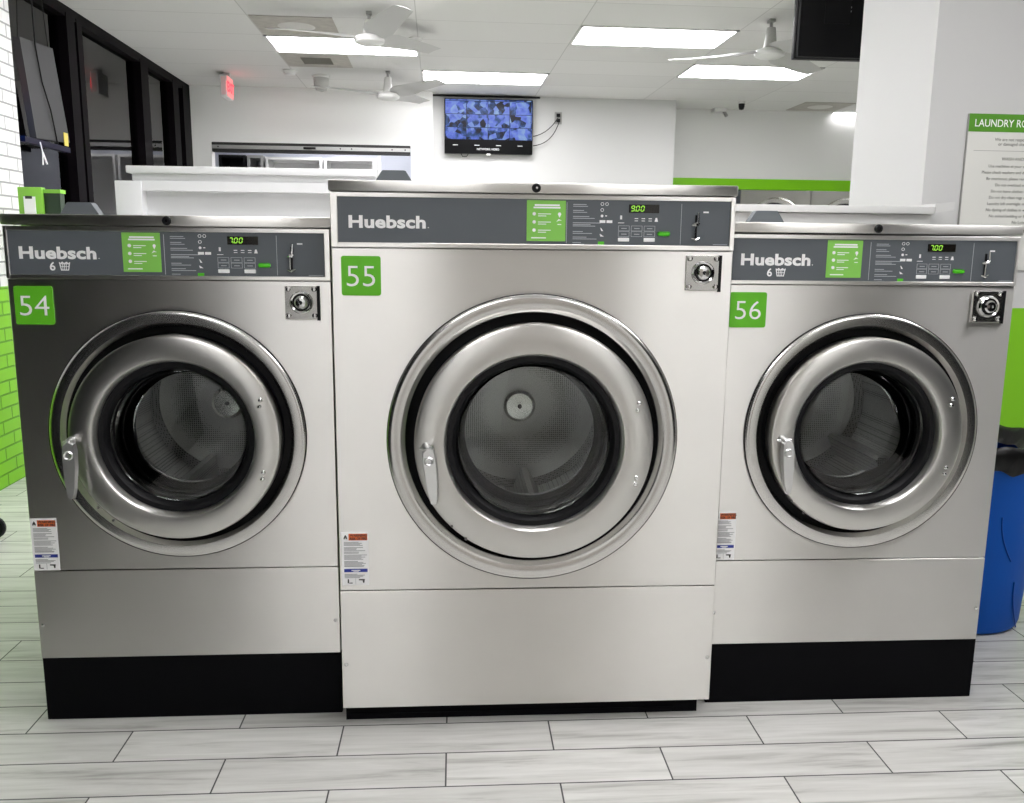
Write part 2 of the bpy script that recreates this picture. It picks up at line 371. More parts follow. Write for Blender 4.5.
def washer(num, x0, d, W, H, P, label):
    ct, st = math.cos(TH), math.sin(TH)
    root = empty('washing_machine', (x0*ct-d*st, Y0+x0*st+d*ct, 0), TH, label, 'washing machine', 'front-loading washers in the row')
    cx, cz, rr, ri, rd, rh = P['cx'], P['cz'], P['rr'], P['ri'], P['rd'], P['rh']
    zs, zb, pt, pb = P['zs'], P['zb'], P['pt'], P['pb']     # seam, body bottom, bezel top/bottom
    D = .93
    # cabinet shell: sides, back, top
    b = B()
    b.box(.004, .012, .012, D, zb, H-.03); b.box(W-.012, W-.004, .012, D, zb, H-.03)
    b.box(.004, W-.004, D-.01, D, zb, H-.03); b.box(.004, W-.004, .012, D, zb, zb+.01)
    b.build('cabinet', STEEL_S, root)
    ld = B().box(0, W, -.006, D+.004, H-.027, H, .004, 2).build('lid', STEEL, root)
    lk = B().lathe([(0, -.006), (.009, -.006), (.0115, -.003), (.0115, .004), (0, .004)], (W/2, -.006, H-.0135), 'y', 24)
    lk.build('lid_lock', BLACK, ld)
    B().disc((W/2+.001, -.0125, H-.0135), .0032, -.0135, -.012, 12).build('keyhole', CHROME, ld)
    # supply cover on top behind the lid edge
    sxx = P['sx']
    b = B(); b.prism([(sxx, H), (sxx+.10, H), (sxx+.10, H+.006), (sxx+.082, H+.034), (sxx+.078, H+.036), (sxx+.022, H+.036), (sxx+.018, H+.034), (sxx, H+.006)], .13, .165)
    b.build('supply_cover', GREYP, root)
    # bezel round the control panel
    e0, e1, t0, t1 = P['pan']
    b = B()
    b.box(.004, e0, -.004, .02, pb, pt, .0015, 1); b.box(e1, W-.004, -.004, .02, pb, pt, .0015, 1)
    b.box(e0-.002, e1+.002, -.0035, .02, t1, pt, .0012, 1); b.box(e0-.002, e1+.002, -.0035, .02, pb, t0, .0012, 1)
    b.build('control_bezel', STEEL, root)
    pn = B().box(e0-.003, e1+.003, 0, .015, t0-.003, t1+.003).build('control_panel', PANEL, root)
    fy = -.0006
    # maker's lettering
    lx0, lx1, lz, lh = P['logo']
    s_ = lh/.73
    b = B().text('Huebsch', 0, fy, lz, s_, 1, .036*s_, space=1.03)
    xs = [v.co.x for v in b.bm.verts]; k = (lx1-lx0)/(max(xs)-min(xs)); mn = min(xs)
    for v in b.bm.verts: v.co.x = lx0+(v.co.x-mn)*k
    hw = lx1-lx0
    b.box(lx1+.005, lx1+.0075, fy, fy+.0005, lz, lz+.0022)
    b.build('brand_lettering', WHITEP, pn)
    if P.get('six'):
        bx, bz = P['six']
        b = B().text('6', bx, fy, bz-.0105, .030, 1, .0006)
        X = bx+.024; b.prism([(X, bz+.010), (X+.003, bz+.010), (X+.006, bz-.010), (X+.004, bz-.010)], fy, 0)
        b.prism([(X+.025, bz+.010), (X+.028, bz+.010), (X+.024, bz-.010), (X+.022, bz-.010)], fy, 0)
        b.box(X+.004, X+.024, fy, 0, bz-.0110, bz-.0085); b.box(X+.001, X+.027, fy, 0, bz+.0050, bz+.0068)
        for q in (.008, .0125, .017): b.box(X+q, X+q+.0015, fy, 0, bz-.010, bz+.006)
        b.box(X+.003, X+.025, fy, 0, bz-.0015, bz)
        b.prism([(X+.003, bz+.007), (X+.008, bz+.012), (X+.013, bz+.008), (X+.019, bz+.0115), (X+.025, bz+.007)], fy, 0)
        b.build('load_symbol', WHITEP, pn)
    # green instruction sticker
    sx0, sx1, sz0, sz1 = P['stk']; sw, sh = sx1-sx0, sz1-sz0
    sk = B().box(sx0, sx1, -.0012, .0005, sz0, sz1).build('instruction_sticker', GREENL, pn)
    b = B(); yy = -.0018
    U = lambda u: sx0+u*sw
    Zz = lambda v: sz1-v*sh
    b.box(U(.20), U(.84), yy, yy+.0008, Zz(.135), Zz(.095)); b.box(U(.17), U(.86), yy, yy+.0008, Zz(.195), Zz(.155))
    for v in (.33, .53, .73):
        b.disc((U(.19), yy, Zz(v)), .0045, yy, yy+.0008, 16)
        b.box(U(.29), U(.62), yy, yy+.0008, Zz(v+.01), Zz(v-.01)); b.box(U(.29), U(.50), yy, yy+.0008, Zz(v+.06), Zz(v+.04))
    b.prism([(U(.84), Zz(.42)), (U(.795), Zz(.33)), (U(.82), Zz(.29)), (U(.86), Zz(.29)), (U(.885), Zz(.33))], yy, yy+.0008)
    b.prism([(U(.76), Zz(.52)), (U(.82), Zz(.45)), (U(.90), Zz(.49)), (U(.83), Zz(.49))], yy, yy+.0008)
    b.box(U(.79), U(.89), yy, yy+.0008, Zz(.595), Zz(.575))
    b.box(U(.12), U(.50), yy, yy+.0008, Zz(.935), Zz(.905))
    b.build('sticker_print', WHITEP, sk)
    # printed instructions and icons
    ox, oz = P['ox'], P['oz']         # origin at the divider line / top of the overlay
    def pr(name, m, *bx):
        b = B()
        for a in bx: b.box(ox+a[0], ox+a[1], fy, 0, oz-a[3], oz-a[2])
        return b.build(name, m, pn)
    dh = oz-t0-.003
    pr('divider_line', DIMP, (-.0006, .0006, 0, dh)); pr('divider_line', DIMP, (P['div2'], P['div2']+.0011, 0, dh))
    pr('part_number', DIMP, (e1-.042-ox, e1-.004-ox, dh-.0012, dh))
    for z, w_, w2 in ((.004, .034, .038), (.019, .028, .036), (.034, .042, .056), (.050, .072, .046), (.058, .058, 0), (.072, .026, .050), (.086, .036, .062), (.100, .022, .030)):
        pr('instruction_line', DIMP, (.016, .016+w_, z, z+.0017), *([(.016, .016+w2, z+.0046, z+.0062)] if w2 else []))
    for q in (0, 1, 2):
        for rrow in (0, 1):
            X = .134+q*.0335; Z = .0575+rrow*.0145
            pr('cycle_button', DIMP, *[(X+u0, X+u1, Z-v1, Z-v0) for u0, u1, v0, v1 in ((0, .029, 0, .0009), (0, .029, -.0125, -.0116), (0, .0009, -.0125, .0009), (.0281, .029, -.0125, .0009), (.008, .022, -.0070, -.0052))])
    pr('card_symbol', WHITEP, (.085, .100, .0435, .0505)); pr('card_symbol', WHITEP, (.103, .118, .0435, .0505))
    B().disc((ox+.091, fy, oz-.033), .0036, fy, 0, 14).box(ox+.099, ox+.104, fy, 0, oz-.034, oz-.0315).build('door_symbol', WHITEP, pn)
    for xc, zc in ((.091, .003), (.103, .003), (.091, .018)):
        B().lathe([(.0032, fy), (.0044, fy), (.0044, 0), (.0032, 0)], (ox+xc, 0, oz-zc), 'y', 16, True).build('dial_symbol', WHITEP, pn)
    B().prism([(ox+.087, oz-.062), (ox+.090, oz-.064), (ox+.095, oz-.071), (ox+.090, oz-.071)], fy, 0).build('coin_symbol', WHITEP, pn)
    B().prism([(ox+.086, oz-.078), (ox+.090, oz-.080), (ox+.097, oz-.085), (ox+.088, oz-.085)], fy, 0).build('coin_symbol', WHITEP, pn)
    for q in (.176, .194, .212): pr('status_symbol', WHITEP, (q, q+.009, .0375, .0395), (q, q+.009, .0435, .045))
    B().prism([(ox+.228, oz-.046), (ox+.237, oz-.046), (ox+.2345, oz-.036), (ox+.2305, oz-.036)], fy, 0).build('lock_symbol', WHITEP, pn)
    pr('dispenser_symbol', WHITEP, (.138, .143, .031, .041), (.133, .149, .049, .0505))
    pr('coin_label', WHITEP, (P['clab'], P['clab']+.014, .0185, .0225))
    for q in (0, 2): B().box(ox+.134+q*.0335, ox+.163+q*.0335, -.0016, .001, oz-.097, oz-.0875, .0008, 1).build('price_window', WHITEP, pn)
    B().box(ox+.237, ox+.269, -.003, .001, oz-.0815, oz-.0705, .0045, 3).build('start_button', mat('start_green', (.10, .60, .02), .35), pn)
    b = B().box(ox+.082, ox+.098, -.001, .0005, oz-.106, oz-.0975)
    b.build('start_symbol', mat('start_green', (.10, .60, .02), .35), pn)
    ds = B().box(ox+.1605, ox+.239, -.0022, .001, oz-.024, oz-.003, .0008, 1).build('display', SCREENB, pn)
    b = B(); X = ox+.1655; Z = oz-.0195
    for i, c in enumerate(P['disp']): seven(b, c, X+i*.0125, Z, .0075, .0125, -.0028)
    b.box(X+.0095, X+.0115, -.0028, -.0023, Z-.001, Z+.001)
    b.build('display_digits', LEDG, ds)
    # coin slide
    X = ox+P['coin']; Z = oz-.058
    cs = B().prism([(X-.002, Z-.033), (X+.0035, Z-.033), (X+.0035, Z+.030), (X-.002, Z+.030)], -.002, .001).build('coin_slot', BLACK, pn)
    b = B(); b.tube([(X+.004, -.010, Z+.036), (X+.0035, -.012, Z+.020), (X+.002, -.012, Z+.003)], [.0024, .0028, .0040], 8)
    b.tube([(X-.010, -.006, Z+.004), (X-.002, -.012, Z+.006), (X+.006, -.010, Z+.010)], [.003, .0055, .004], 8)
    b.tube([(X-.003, -.010, Z+.004), (X-.003, -.009, Z-.028)], .0018, 8)
    b.tube([(X-.010, -.004, Z-.029), (X, -.008, Z-.033), (X+.010, -.004, Z-.028)], [.002, .004, .002], 8)
    b.build('coin_slide', CHROME, pn)
    # front panel with its round opening, lower panel, base
    fp = ring_panel(.004, W-.004, zs+.0012, pb-.0015, cx, cz, rr-.02, 0, .012).build('front_panel', STEEL, root, ang=20)
    lp = B().box(.004, W-.004, 0, .014, zb, zs-.0012, .001, 1).build('lower_panel', STEEL, root)
    for X in (.016, W-.016): B().lathe([(0, -.004), (.0045, -.003), (.006, 0), (.006, .002), (0, .002)], (X, 0, P['scr']), 'y', 14).build('screw', CHROME, lp)
    if P['tall']: B().box(.008, W-.03, .03, .9, 0, zb).box(.02, W-.10, .026, .032, .004, .018).build('plinth', BASEB, root)
    else: B().box(.005, W-.003, .001, .92, 0, zb, .002, 1).build('plinth', BASEB, root)
    # trim ring
    dc = (cx, 0, cz)
    B().lathe([(rr, .001), (rr, -.006), (rr-.005, -.010), (rr-.012, -.011), (rr-.030, -.010), (ri+.006, -.004), (ri, .004), (ri, .06), (ri+.004, .06), (rr-.01, .02)], dc, 'y', 96).build('trim_ring', STEEL_R, root)
    B().lathe([(rr-.001, .001), (rr-.001, -.0062), (rr+.0022, -.0055), (rr+.0025, .001)], dc, 'y', 96).build('rim_mask', BLACK, root)  # black band added to hide the green reflection on the ring's rim
    # black boot behind the door
    B().lathe([(ri+.006, .055), (rd*.98, .05), (rd*.90, .03), (rh+.035, .0), (rh+.010, .015), (rh+.006, .05), (rh+.008, .10), (rh+.025, .12), (ri+.006, .11)], dc, 'y', 96).build('door_boot', BLACK, root)
    # drum with lifters and hub
    dr = B().lathe([(rh+.012, .105), (rh+.03, .12), (rh+.04, .15), (rh+.04, .50), (rh+.02, .53), (0, .54)], dc, 'y', 72)
    dr.build('drum', DRUM, root)
    for k in range(3):
        a = 2*PI*k/3+P['ph']; c, s = math.cos(a), math.sin(a); R0 = rh+.04
        b = B(); pts = [(R0*c-.04*s, R0*s+.04*c), ((R0-.065)*c-.008*s, (R0-.065)*s+.008*c), ((R0-.065)*c+.008*s, (R0-.065)*s-.008*c), (R0*c+.04*s, R0*s-.04*c)]
        b.prism([(cx+p, cz+q) for p, q in pts], .16, .51); b.build('drum_lifter', DRUM, root)
    hb = B().lathe([(0, .495), (.042, .497), (.052, .505), (.054, .545)], dc, 'y', 40).build('drum_hub', mat('hub_steel', (.92, .92, .88), .22, 1), root)
    B().disc((cx, .49, cz), .007, .492, .498, 14).build('hub_bolt', BLACK, hb)
    # door
    dy = P['dy']
    door = B().lathe([(rd, dy+.05), (rd, dy+.010), (rd-.003, dy+.003), (rd-.010, dy), (rh+.016, dy-.002), (rh+.006, dy), (rh+.001, dy+.006), (rh-.004, dy+.030), (rh+.004, dy+.040), (rd-.006, dy+.052)], dc, 'y', 110, True).build('door', STEEL_S, root)
    B().lathe([(rh-.003, dy+.022), (rh-.016, dy+.024), (rh-.024, dy+.034), (rh-.030, dy+.060), (rh-.026, dy+.085), (rh+.002, dy+.07)], dc, 'y', 96, True).build('glass_gasket', BLACK, door)
    rg = rh-.028
    B().lathe([(rg, dy+.040), (rg, dy+.085), (rg-.006, dy+.135), (rg-.022, dy+.165), (rg*.55, dy+.178), (0, dy+.182)], dc, 'y', 80).build('door_glass', GLASSD, door)
    B().lathe([(rg+.001, dy+.045), (rg-.004, dy+.038), (rg*.8, dy+.031), (rg*.4, dy+.026), (0, dy+.024)], dc, 'y', 80).build('door_lens', GLASSD, door)
    for zz in (P['hz1'], P['hz2']):
        for k in (-.009, .009):
            B().lathe([(0, -.006), (.004, -.005), (.0065, -.0015), (.0065, .002), (0, .002)], (P['hx']+(k*.15), dy, zz+k), 'y', 16).build('hinge_bolt', CHROME, door)
    for q in P['ds']: B().disc((q[0], dy-.001, q[1]), .0035, dy-.0025, dy+.002, 10).build('door_screw', mat('screw_grey', (.2, .2, .2), .4, .8), door)
    # latch handle
    hx, hz = P['hand']; la = P['lean']
    b = B()
    b.tube([(hx-.006, dy+.004, hz+.004), (hx-.004, dy-.020, hz+.004), (hx, dy-.028, hz)], [.011, .010, .009], 12)
    b.tube([(hx-.022, dy-.010, hz+.001), (hx+.012, dy-.030, hz+.006)], [.004, .006], 10)
    pl = []
    L_ = .148
    out = [(-.015, 0), (-.018, -.02), (-.017, -.06), (-.013, -.11), (-.007, -L_+.004), (0, -L_), (.009, -L_+.004), (.014, -.12), (.019, -.06), (.019, -.02), (.015, .004), (0, .010)]
    c, s = math.cos(la), math.sin(la)
    o_ = [(hx+p*c-q*s, hz+p*s+q*c) for p, q in out]
    V0 = [b.bm.verts.new((p, dy-.024, q)) for p, q in o_]
    mx_, mz_ = sum(p for p, q in o_)/len(o_), sum(q for p, q in o_)/len(o_)
    V1 = [b.bm.verts.new((mx_+(p-mx_)*.82, dy-.038, mz_+(q-mz_)*.95)) for p, q in o_]
    b.bm.faces.new(V0); b.bm.faces.new(V1[::-1])
    for i in range(len(o_)): b.bm.faces.new((V0[i], V1[i], V1[(i+1) % len(o_)], V0[(i+1) % len(o_)]))
    b.lathe([(.006, -.002), (.010, -.004), (.013, 0)], (hx+.028*s, dy-.038, hz-.028*c), 'y', 20)
    b.build('latch_handle', mat('satin_chrome', (.80, .80, .80), .36, 1), door)
    # coin-box lock
    lx, lz_ = P['lock']; h_ = P['lh']
    pl = B().box(lx-h_, lx+h_, -.006, .001, lz_-h_*1.02, lz_+h_*.98, .001, 1).build('lock_plate', mat('lock_steel', (.55, .54, .52), .22, 1), root)
    b = B(); b.box(lx+h_-.003, lx+h_+.0045, -.0075, .001, lz_-h_*1.1, lz_+h_)
    b.build('lock_plate_edge', BLACK, pl)
    for u in (-1, 1):
        for v_ in (-1, 1):
            B().lathe([(0, -.007), (.0045, -.006), (.007, -.002), (.007, .001), (0, .001)], (lx+u*h_*.78, -.006, lz_+v_*h_*.8), 'y', 16).build('lock_bolt', CHROME, pl)
    B().lathe([(.030, 0), (.030, -.006), (.027, -.010), (.023, -.008), (.022, -.002)], (lx, -.005, lz_), 'y', 36).build('lock_collar', CHROME, pl)
    B().lathe([(.0225, -.003), (.018, -.003), (.0175, .0), (.0225, .0)], (lx, -.0065, lz_), 'y', 36, True).build('lock_shadow_ring', BLACK, pl)
    kc = B().lathe([(.017, 0), (.017, -.012), (.013, -.016), (.005, -.017), (0, -.013)], (lx, -.006, lz_), 'y', 32).build('lock_cylinder', CHROME, pl)
    B().box(lx-.001, lx+.0015, -.0245, -.019, lz_-.005, lz_+.005).build('keyway', BLACK, pl)
    # number tag
    tx0, tx1, tz0, tz1 = P['tag']
    tg = B().box(tx0, tx1, -.0030, .0, tz0, tz1, .0014, 2)
    r_ = .006; pts = []
    tg = B()
    for qx, qz, a0 in ((tx1-r_, tz1-r_, 0), (tx0+r_, tz1-r_, 90), (tx0+r_, tz0+r_, 180), (tx1-r_, tz0+r_, 270)):
        for k in range(5): a = math.radians(a0+k*22.5); pts.append((qx+r_*math.cos(a), qz+r_*math.sin(a)))
    tg = tg.prism(pts, -.003, 0).build('number_tag', GREEN, root)
    hh = (tz1-tz0)
    b = B().text(num, (tx0+tx1)/2, -.0034, tz0+hh*.235, hh*.76, 1.08, -.0006, .0008, 'CENTER')
    b.build('tag_number', WHITEP, tg)
    # warning label
    wx0, wx1, wz0, wz1 = P['warn']; ww, wh = wx1-wx0, wz1-wz0
    wl = B().box(wx0, wx1, -.0012, 0, wz0, wz1).build('warning_label', WHITEP, root)
    U = lambda u: wx0+u*ww
    Zz = lambda v: wz1-v*wh
    y1_ = -.0018
    B().box(U(.27), U(.96), y1_, -.001, Zz(.155), Zz(.035)).build('label_header', ORANGE, wl)
    b = B()
    b.text('WARNING', U(.64), -.0022, Zz(.085), .0095, 1.0, .0003, .0004, 'CENTER'); b.text('RISK OF FIRE', U(.63), -.0022, Zz(.145), .0095, .85, .0003, .0004, 'CENTER')
    b.build('header_text', DARKP, wl)
    b = B(); b.prism([(U(.08), Zz(.13)), (U(.10), Zz(.09)), (U(.15), Zz(.05)), (U(.20), Zz(.09)), (U(.22), Zz(.13)), (U(.17), Zz(.13)), (U(.15), Zz(.10)), (U(.13), Zz(.13))], y1_, -.001)
    b.build('flame_symbol', DARKP, wl)
    b = B(); b.box(U(.20), U(.25), y1_, -.001, Zz(.96), Zz(.885)); b.box(U(.25), U(.38), y1_, -.001, Zz(.965), Zz(.95))
    b.build('hand_symbol', DARKP, wl)
    b = B(); b.prism([(U(.62), Zz(.885)), (U(.84), Zz(.885)), (U(.82), Zz(.955)), (U(.77), Zz(.955)), (U(.76), Zz(.91)), (U(.62), Zz(.905))], y1_, -.001)
    b.build('hose_symbol', DARKP, wl)
    b = B()
    vs = [.19, .21, .23, .25, .29, .31, .33, .35, .375, .395, .43, .45, .47, .49, .51, .55, .57, .59, .61, .63, .645, .79, .81, .83, .855]
    rnd = random.Random(3)
    for v in vs: b.box(U(.09), U(.09+rnd.uniform(.45, .85)), y1_, -.001, Zz(v+.0045), Zz(v-.0045))
    b.box(U(.495), U(.505), y1_, -.001, Zz(.98), Zz(.87))
    b.build('label_text', GREYT, wl)
    B().box(U(.08), U(.95), y1_, -.001, Zz(.75), Zz(.69)).build('label_band', BLUE, wl)
    B().box(U(.35), U(.68), -.0022, -.0016, Zz(.725), Zz(.710)).box(U(.42), U(.62), -.0022, -.0016, Zz(.742), Zz(.732)).build('band_print', WHITEP, wl)
    return root

def drum_mat():
    m, nt, p = nodes('perforated_drum'); L = nt.links.new
    p.inputs['Metallic'].default_value = 1; p.inputs['Roughness'].default_value = .3
    tc = nt.nodes.new('ShaderNodeTexCoord')
    v = nt.nodes.new('ShaderNodeTexVoronoi'); v.inputs['Scale'].default_value = 150; v.inputs['Randomness'].default_value = .1
    L(tc.outputs['Object'], v.inputs['Vector'])
    g = nt.nodes.new('ShaderNodeMath'); g.operation = 'GREATER_THAN'; g.inputs[1].default_value = .30; L(v.outputs['Distance'], g.inputs[0])
    mx = nt.nodes.new('ShaderNodeMix'); mx.data_type = 'RGBA'; mx.inputs[6].default_value = (.02, .02, .02, 1); mx.inputs[7].default_value = (.40, .395, .38, 1)
    L(g.outputs[0], mx.inputs[0]); L(mx.outputs[2], p.inputs['Base Color'])
    return m
DRUM = drum_mat()
P55 = dict(cx=.525, cz=.816, rr=.387, ri=.338, rd=.315, rh=.232, zs=.397, zb=.052, pt=1.455, pb=1.319, sx=.105, pan=(.022, 1.029, 1.331, 1.444),
    logo=(.049, .243, 1.3685, .0305), stk=(.500, .600, 1.339, 1.441), ox=.603, oz=1.437, div2=.297, coin=.336, clab=.355, disp='900',
    scr=.182, tall=True, ph=.6, dy=-.052, hx=.795, hz1=.915, hz2=.715, ds=[(.308, .595), (.345, .559)], hand=(.247, .808), lean=.10,
    lock=(.962, 1.262), lh=.045, tag=(.028, .128, 1.197, 1.297), warn=(.011, .083, .414, .565))
P54 = dict(cx=.413, cz=.8155, rr=.335, ri=.295, rd=.274, rh=.206, zs=.4412, zb=.186, pt=1.364, pb=1.231, sx=.093, pan=(.014, .810, 1.241, 1.353),
    logo=(.039, .231, 1.2825, .0305), six=(.112, 1.263), stk=(.297, .393, 1.250, 1.350), ox=.402, oz=1.346, div2=.285, coin=.323, clab=.338, disp='700',
    scr=.284, tall=False, ph=.2, dy=-.045, hx=.6385, hz1=.912, hz2=.716, ds=[(.206, .632), (.243, .597)], hand=(.157, .811), lean=-.03,
    lock=(.748, 1.1745), lh=.043, tag=(.018, .115, 1.113, 1.212), warn=(.006, .075, .443, .590))
washer('55', -.273, 0, 1.046, 1.4845, P55, 'largest brushed steel front-load washer, tall, middle of the row, with green tag 55')
washer('54', -1.1062, .067, .829, 1.3937, P54, 'brushed steel front-load washer on black plinth, left of the row, with green tag 54')
P56 = dict(P54); P56.update(ph=1.4, stk=(.276, .374, 1.250, 1.350), ox=.397, lock=(.742, 1.1745), div2=.290, coin=.327, sx=.10, hx=.643, hand=(.172, .806), lean=.06, cx=.4115, tag=(.014, .116, 1.113, 1.209), warn=(.002, .067, .445, .589))
washer('56', .776, .0724, .822, 1.3955, P56, 'brushed steel front-load washer on black plinth, right of the row, with green tag 56')

# ------------------------------------------------------------------ white bulkheads behind the machines
t = empty('bulkhead_cabinet', (-.66, 3.6, 0), 0, 'glossy white panelled bulkhead with stepped crown rising behind washer 54', 'cabinet')
def part(name, b, m, p, ang=32):
    for v in b.bm.verts: v.co -= Vector(p.location)
    return b.build(name, m, p, ang=ang)
b = B().box(-1.095, -.222, 3.34, 3.95, 0, 1.545).box(-1.147, -1.055, 3.285, 3.95, 0, 1.543, .003).box(-1.06, -.222, 3.29, 3.34, 1.51, 1.545)
b.box(-1.06, -.222, 3.315, 3.34, 0, .12)
part('body', b, LACQ, t)
b = B().box(-1.09, -.225, 3.30, 3.94, 1.545, 1.57, .003).box(-1.102, -.222, 3.275, 3.96, 1.57, 1.595, .003)
part('crown', b, LACQ, t)
part('end_bracket', B().box(-.236, -.226, 3.28, 3.30, 1.595, 1.63).box(-.215, -.205, 3.28, 3.31, 1.52, 1.645), LACQ, t)
t = empty('bulkhead_cabinet', (1.4, 3.4, 0), 0, 'low white bulkhead with plain ledge behind washer 56', 'cabinet')
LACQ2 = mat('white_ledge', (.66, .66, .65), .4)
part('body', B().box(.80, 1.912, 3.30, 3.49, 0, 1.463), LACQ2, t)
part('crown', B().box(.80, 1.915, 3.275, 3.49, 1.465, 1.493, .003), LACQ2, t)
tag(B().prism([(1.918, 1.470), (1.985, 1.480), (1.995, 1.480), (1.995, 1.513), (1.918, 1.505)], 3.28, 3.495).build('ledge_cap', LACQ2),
    'short white ledge end piece against the column beneath the rules sign', 'ledge')

# ------------------------------------------------------------------ ceiling lights, vents
def troffer(x, y, lab):
    t = empty('ceiling_light', (x+.6096, y+.3048, CH), 0, lab, 'ceiling light', 'ceiling lights')
    b = B(); a, c = .6066, .3018
    for u0, u1, v0, v1 in ((-a, a, -c, -c+.02), (-a, a, c-.02, c), (-a, -a+.02, -c, c), (a-.02, a, -c, c)): b.box(u0, u1, v0, v1, -.008, 0)
    b.build('frame', FANW, t)
    B().box(-a+.018, a-.018, -c+.018, c-.018, -.006, -.001).build('diffuser', DIFF, t)
GX, GY = 1.071, 6.7755
TX = lambda k: GX+k*1.2192
TY = lambda k: GY+k*.6096
troffer(TX(-2), TY(1), 'long ceiling light between two stained vent panels above the fan')
troffer(TX(-1), TY(3), 'ceiling light directly above the security monitor')
troffer(TX(0), TY(0), 'nearest bright ceiling light at the top of the photo, right of centre')
troffer(TX(1), TY(2), 'ceiling light beyond the fan, left of the black hanging television')
troffer(TX(3), TY(6), 'far ceiling light half hidden by the white column')
for k, r in ((-2, -4), (-1, -3), (-1, -8), (1, -9), (-2, -12), (-2, -2), (0, -12)):  # unseen lights added to brighten walls, floor and steel
    troffer(TX(k), TY(r), 'unseen ceiling light added out of view to brighten the room')
def vent(x, y, s, lab, round_=True):
    t = empty('ceiling_vent', (x+s/2, y+.3, CH), 0, lab, 'ceiling vent', 'ceiling vent panels')
    vm = mat('vent_beige', (.42, .40, .36), .7, var=.25, bscale=14)
    B().box(-s/2+.01, s/2-.01, -.29, .29, -.006, 0).build('vent_panel', vm, t)
    if round_: B().lathe([(0, -.014), (.11, -.013), (.14, -.006), (.14, 0)], (0, 0, 0), 'z', 36).build('diffuser_cone', mat('vent_light', (.62, .61, .58), .6), t)
    else:
        b = B()
        for k in range(7): b.box(-.13, .13, -.12+k*.04, -.105+k*.04, -.012, -.006)
        b.build('louvre', mat('vent_dust', (.22, .21, .19), .8), t)
vent(TX(-2), TY(0), .62, 'beige ceiling vent panel with round diffuser, in front of the long light')
vent(TX(-2), TY(2), .60, 'dusty grey ceiling vent panel just beyond the long light', False)
vent(4.10, 9.80, .60, 'square beige ceiling vent near the white column top')

# ------------------------------------------------------------------ ceiling fans
def fan(x, y, hub_z, angs, lab, R=.72, lift=1):
    t = empty('ceiling_fan', (x, y, CH), 0, lab, 'ceiling fan', 'white three-blade ceiling fans')
    h = hub_z-CH
    B().box(-.02, .02, -.03, .03, -.02, 0).lathe([(.012, -.09), (.012, -.01)], (0, 0, 0), 'z', 12).build('downrod', PIPEG, t)
    B().lathe([(0, -.055), (.030, -.055), (.034, -.065), (.046, h+.055), (.050, h+.035), (0, h+.035)], (0, 0, 0), 'z', 28).build('neck', mat('fan_neck', (.50, .50, .48), .45), t)
    B().lathe([(0, h+.035), (.06, h+.034), (.100, h+.020), (.110, h), (.104, h-.018), (.080, h-.030), (.04, h-.038), (0, h-.040)], (0, 0, 0), 'z', 40).build('motor', FANW, t)
    for a in angs:
        a = math.radians(a); b = B(); c, s = math.cos(a), math.sin(a)
        secs = []
        for r, wl, dz in ((.07, .05, .0), (.12, .085, .005), (.20, .105, .012), (.36, .092, .022), (.55, .080, .032), (R, .066, .036)):
            ring = []
            tw = -math.radians(19-9*(r/R))
            for k, (u, v) in enumerate(((-1, 0), (-.5, .006), (.2, .008), (1, 0), (.2, .003), (-.5, .002))):
                uu = u*wl*math.cos(tw)-0; vv = v+u*wl*math.sin(tw)+dz
                ring.append(b.bm.verts.new((r*c-uu*s, r*s+uu*c, h+.018+vv+(lift-1)*dz)))
            if secs:
                P_ = secs[-1]
                for k in range(6): b.bm.faces.new((P_[k], P_[(k+1) % 6], ring[(k+1) % 6], ring[k]))
            secs.append(ring)
        b.bm.faces.new(secs[0]); b.bm.faces.new(secs[-1][::-1])
        bl = b.build('blade', mat('fan_blade', (.46, .46, .45), .5), t)
    return t
fan(-.478, 6.603, 2.768, (180, 50, -68), 'white ceiling fan hanging below the long ceiling light, nearest on the left')
fan(-.464, 8.72, 2.728, (188, 62, -46), 'smaller looking far white ceiling fan left of the security monitor')
fan(2.405, 6.45, 2.725, (165, 40, -78), 'white ceiling fan partly hidden behind the hanging black television', .72, -1.3)

# ------------------------------------------------------------------ small ceiling and wall fixtures
t = empty('exit_sign', (-2.03, 9.05, CH), 0, 'small lit red exit sign under the ceiling near the dark windows', 'exit sign')
B().box(-.03, .03, -.03, .03, -.03, 0).build('mount', WALLW, t)
B().box(-.045, .02, -.13, .13, -.235, -.03, .008).build('housing', FANW, t)
fc = B().box(.02, .026, -.12, .12, -.225, -.04).build('sign_face', mat('exit_face', (.8, .4, .4), .5, emit=(1, .25, .25), estr=.3), t)
fr = B().box(-.03, .012, -.136, -.13, -.215, -.05).build('end_face', mat('exit_end', (.8, .55, .55)), t)
b = B().text('EXIT', 0, 0, 0, .13, 1, .004, .002, 'CENTER')
for v in b.bm.verts: a = v.co.copy(); v.co = Vector((.0275+a.y, a.x, -.18+a.z))
b.build('sign_letters', mat('exit_red', (.8, .02, .02), .5, emit=(1, .03, .05), estr=1.5), t)
def dome(x, y, r, h, lab, cat, m, name):
    t = empty(name, (x, y, CH), 0, lab, cat)
    B().lathe([(r*1.15, 0), (r*1.15, -.012), (r, -.02)], (0, 0, 0), 'z', 28).build('base', FANW, t)
    B().lathe([(r, -.02), (r*.95, -h*.6), (r*.7, -h*.9), (0, -h)], (0, 0, 0), 'z', 28).build('cover', m, t)
dome(-1.387, 8.787, .06, .05, 'round white smoke detector on the ceiling beside the grey vent', 'smoke detector', FANW, 'smoke_detector')
dome(-1.131, 9.046, .075, .15, 'grey canister ceiling speaker close to the back wall', 'ceiling speaker', mat('canister', (.45, .45, .43), .5), 'ceiling_speaker')
dome(-.17, 7.35, .05, .05, 'small white dome sensor beside the right end of the long light', 'sensor', FANW, 'dome_sensor')
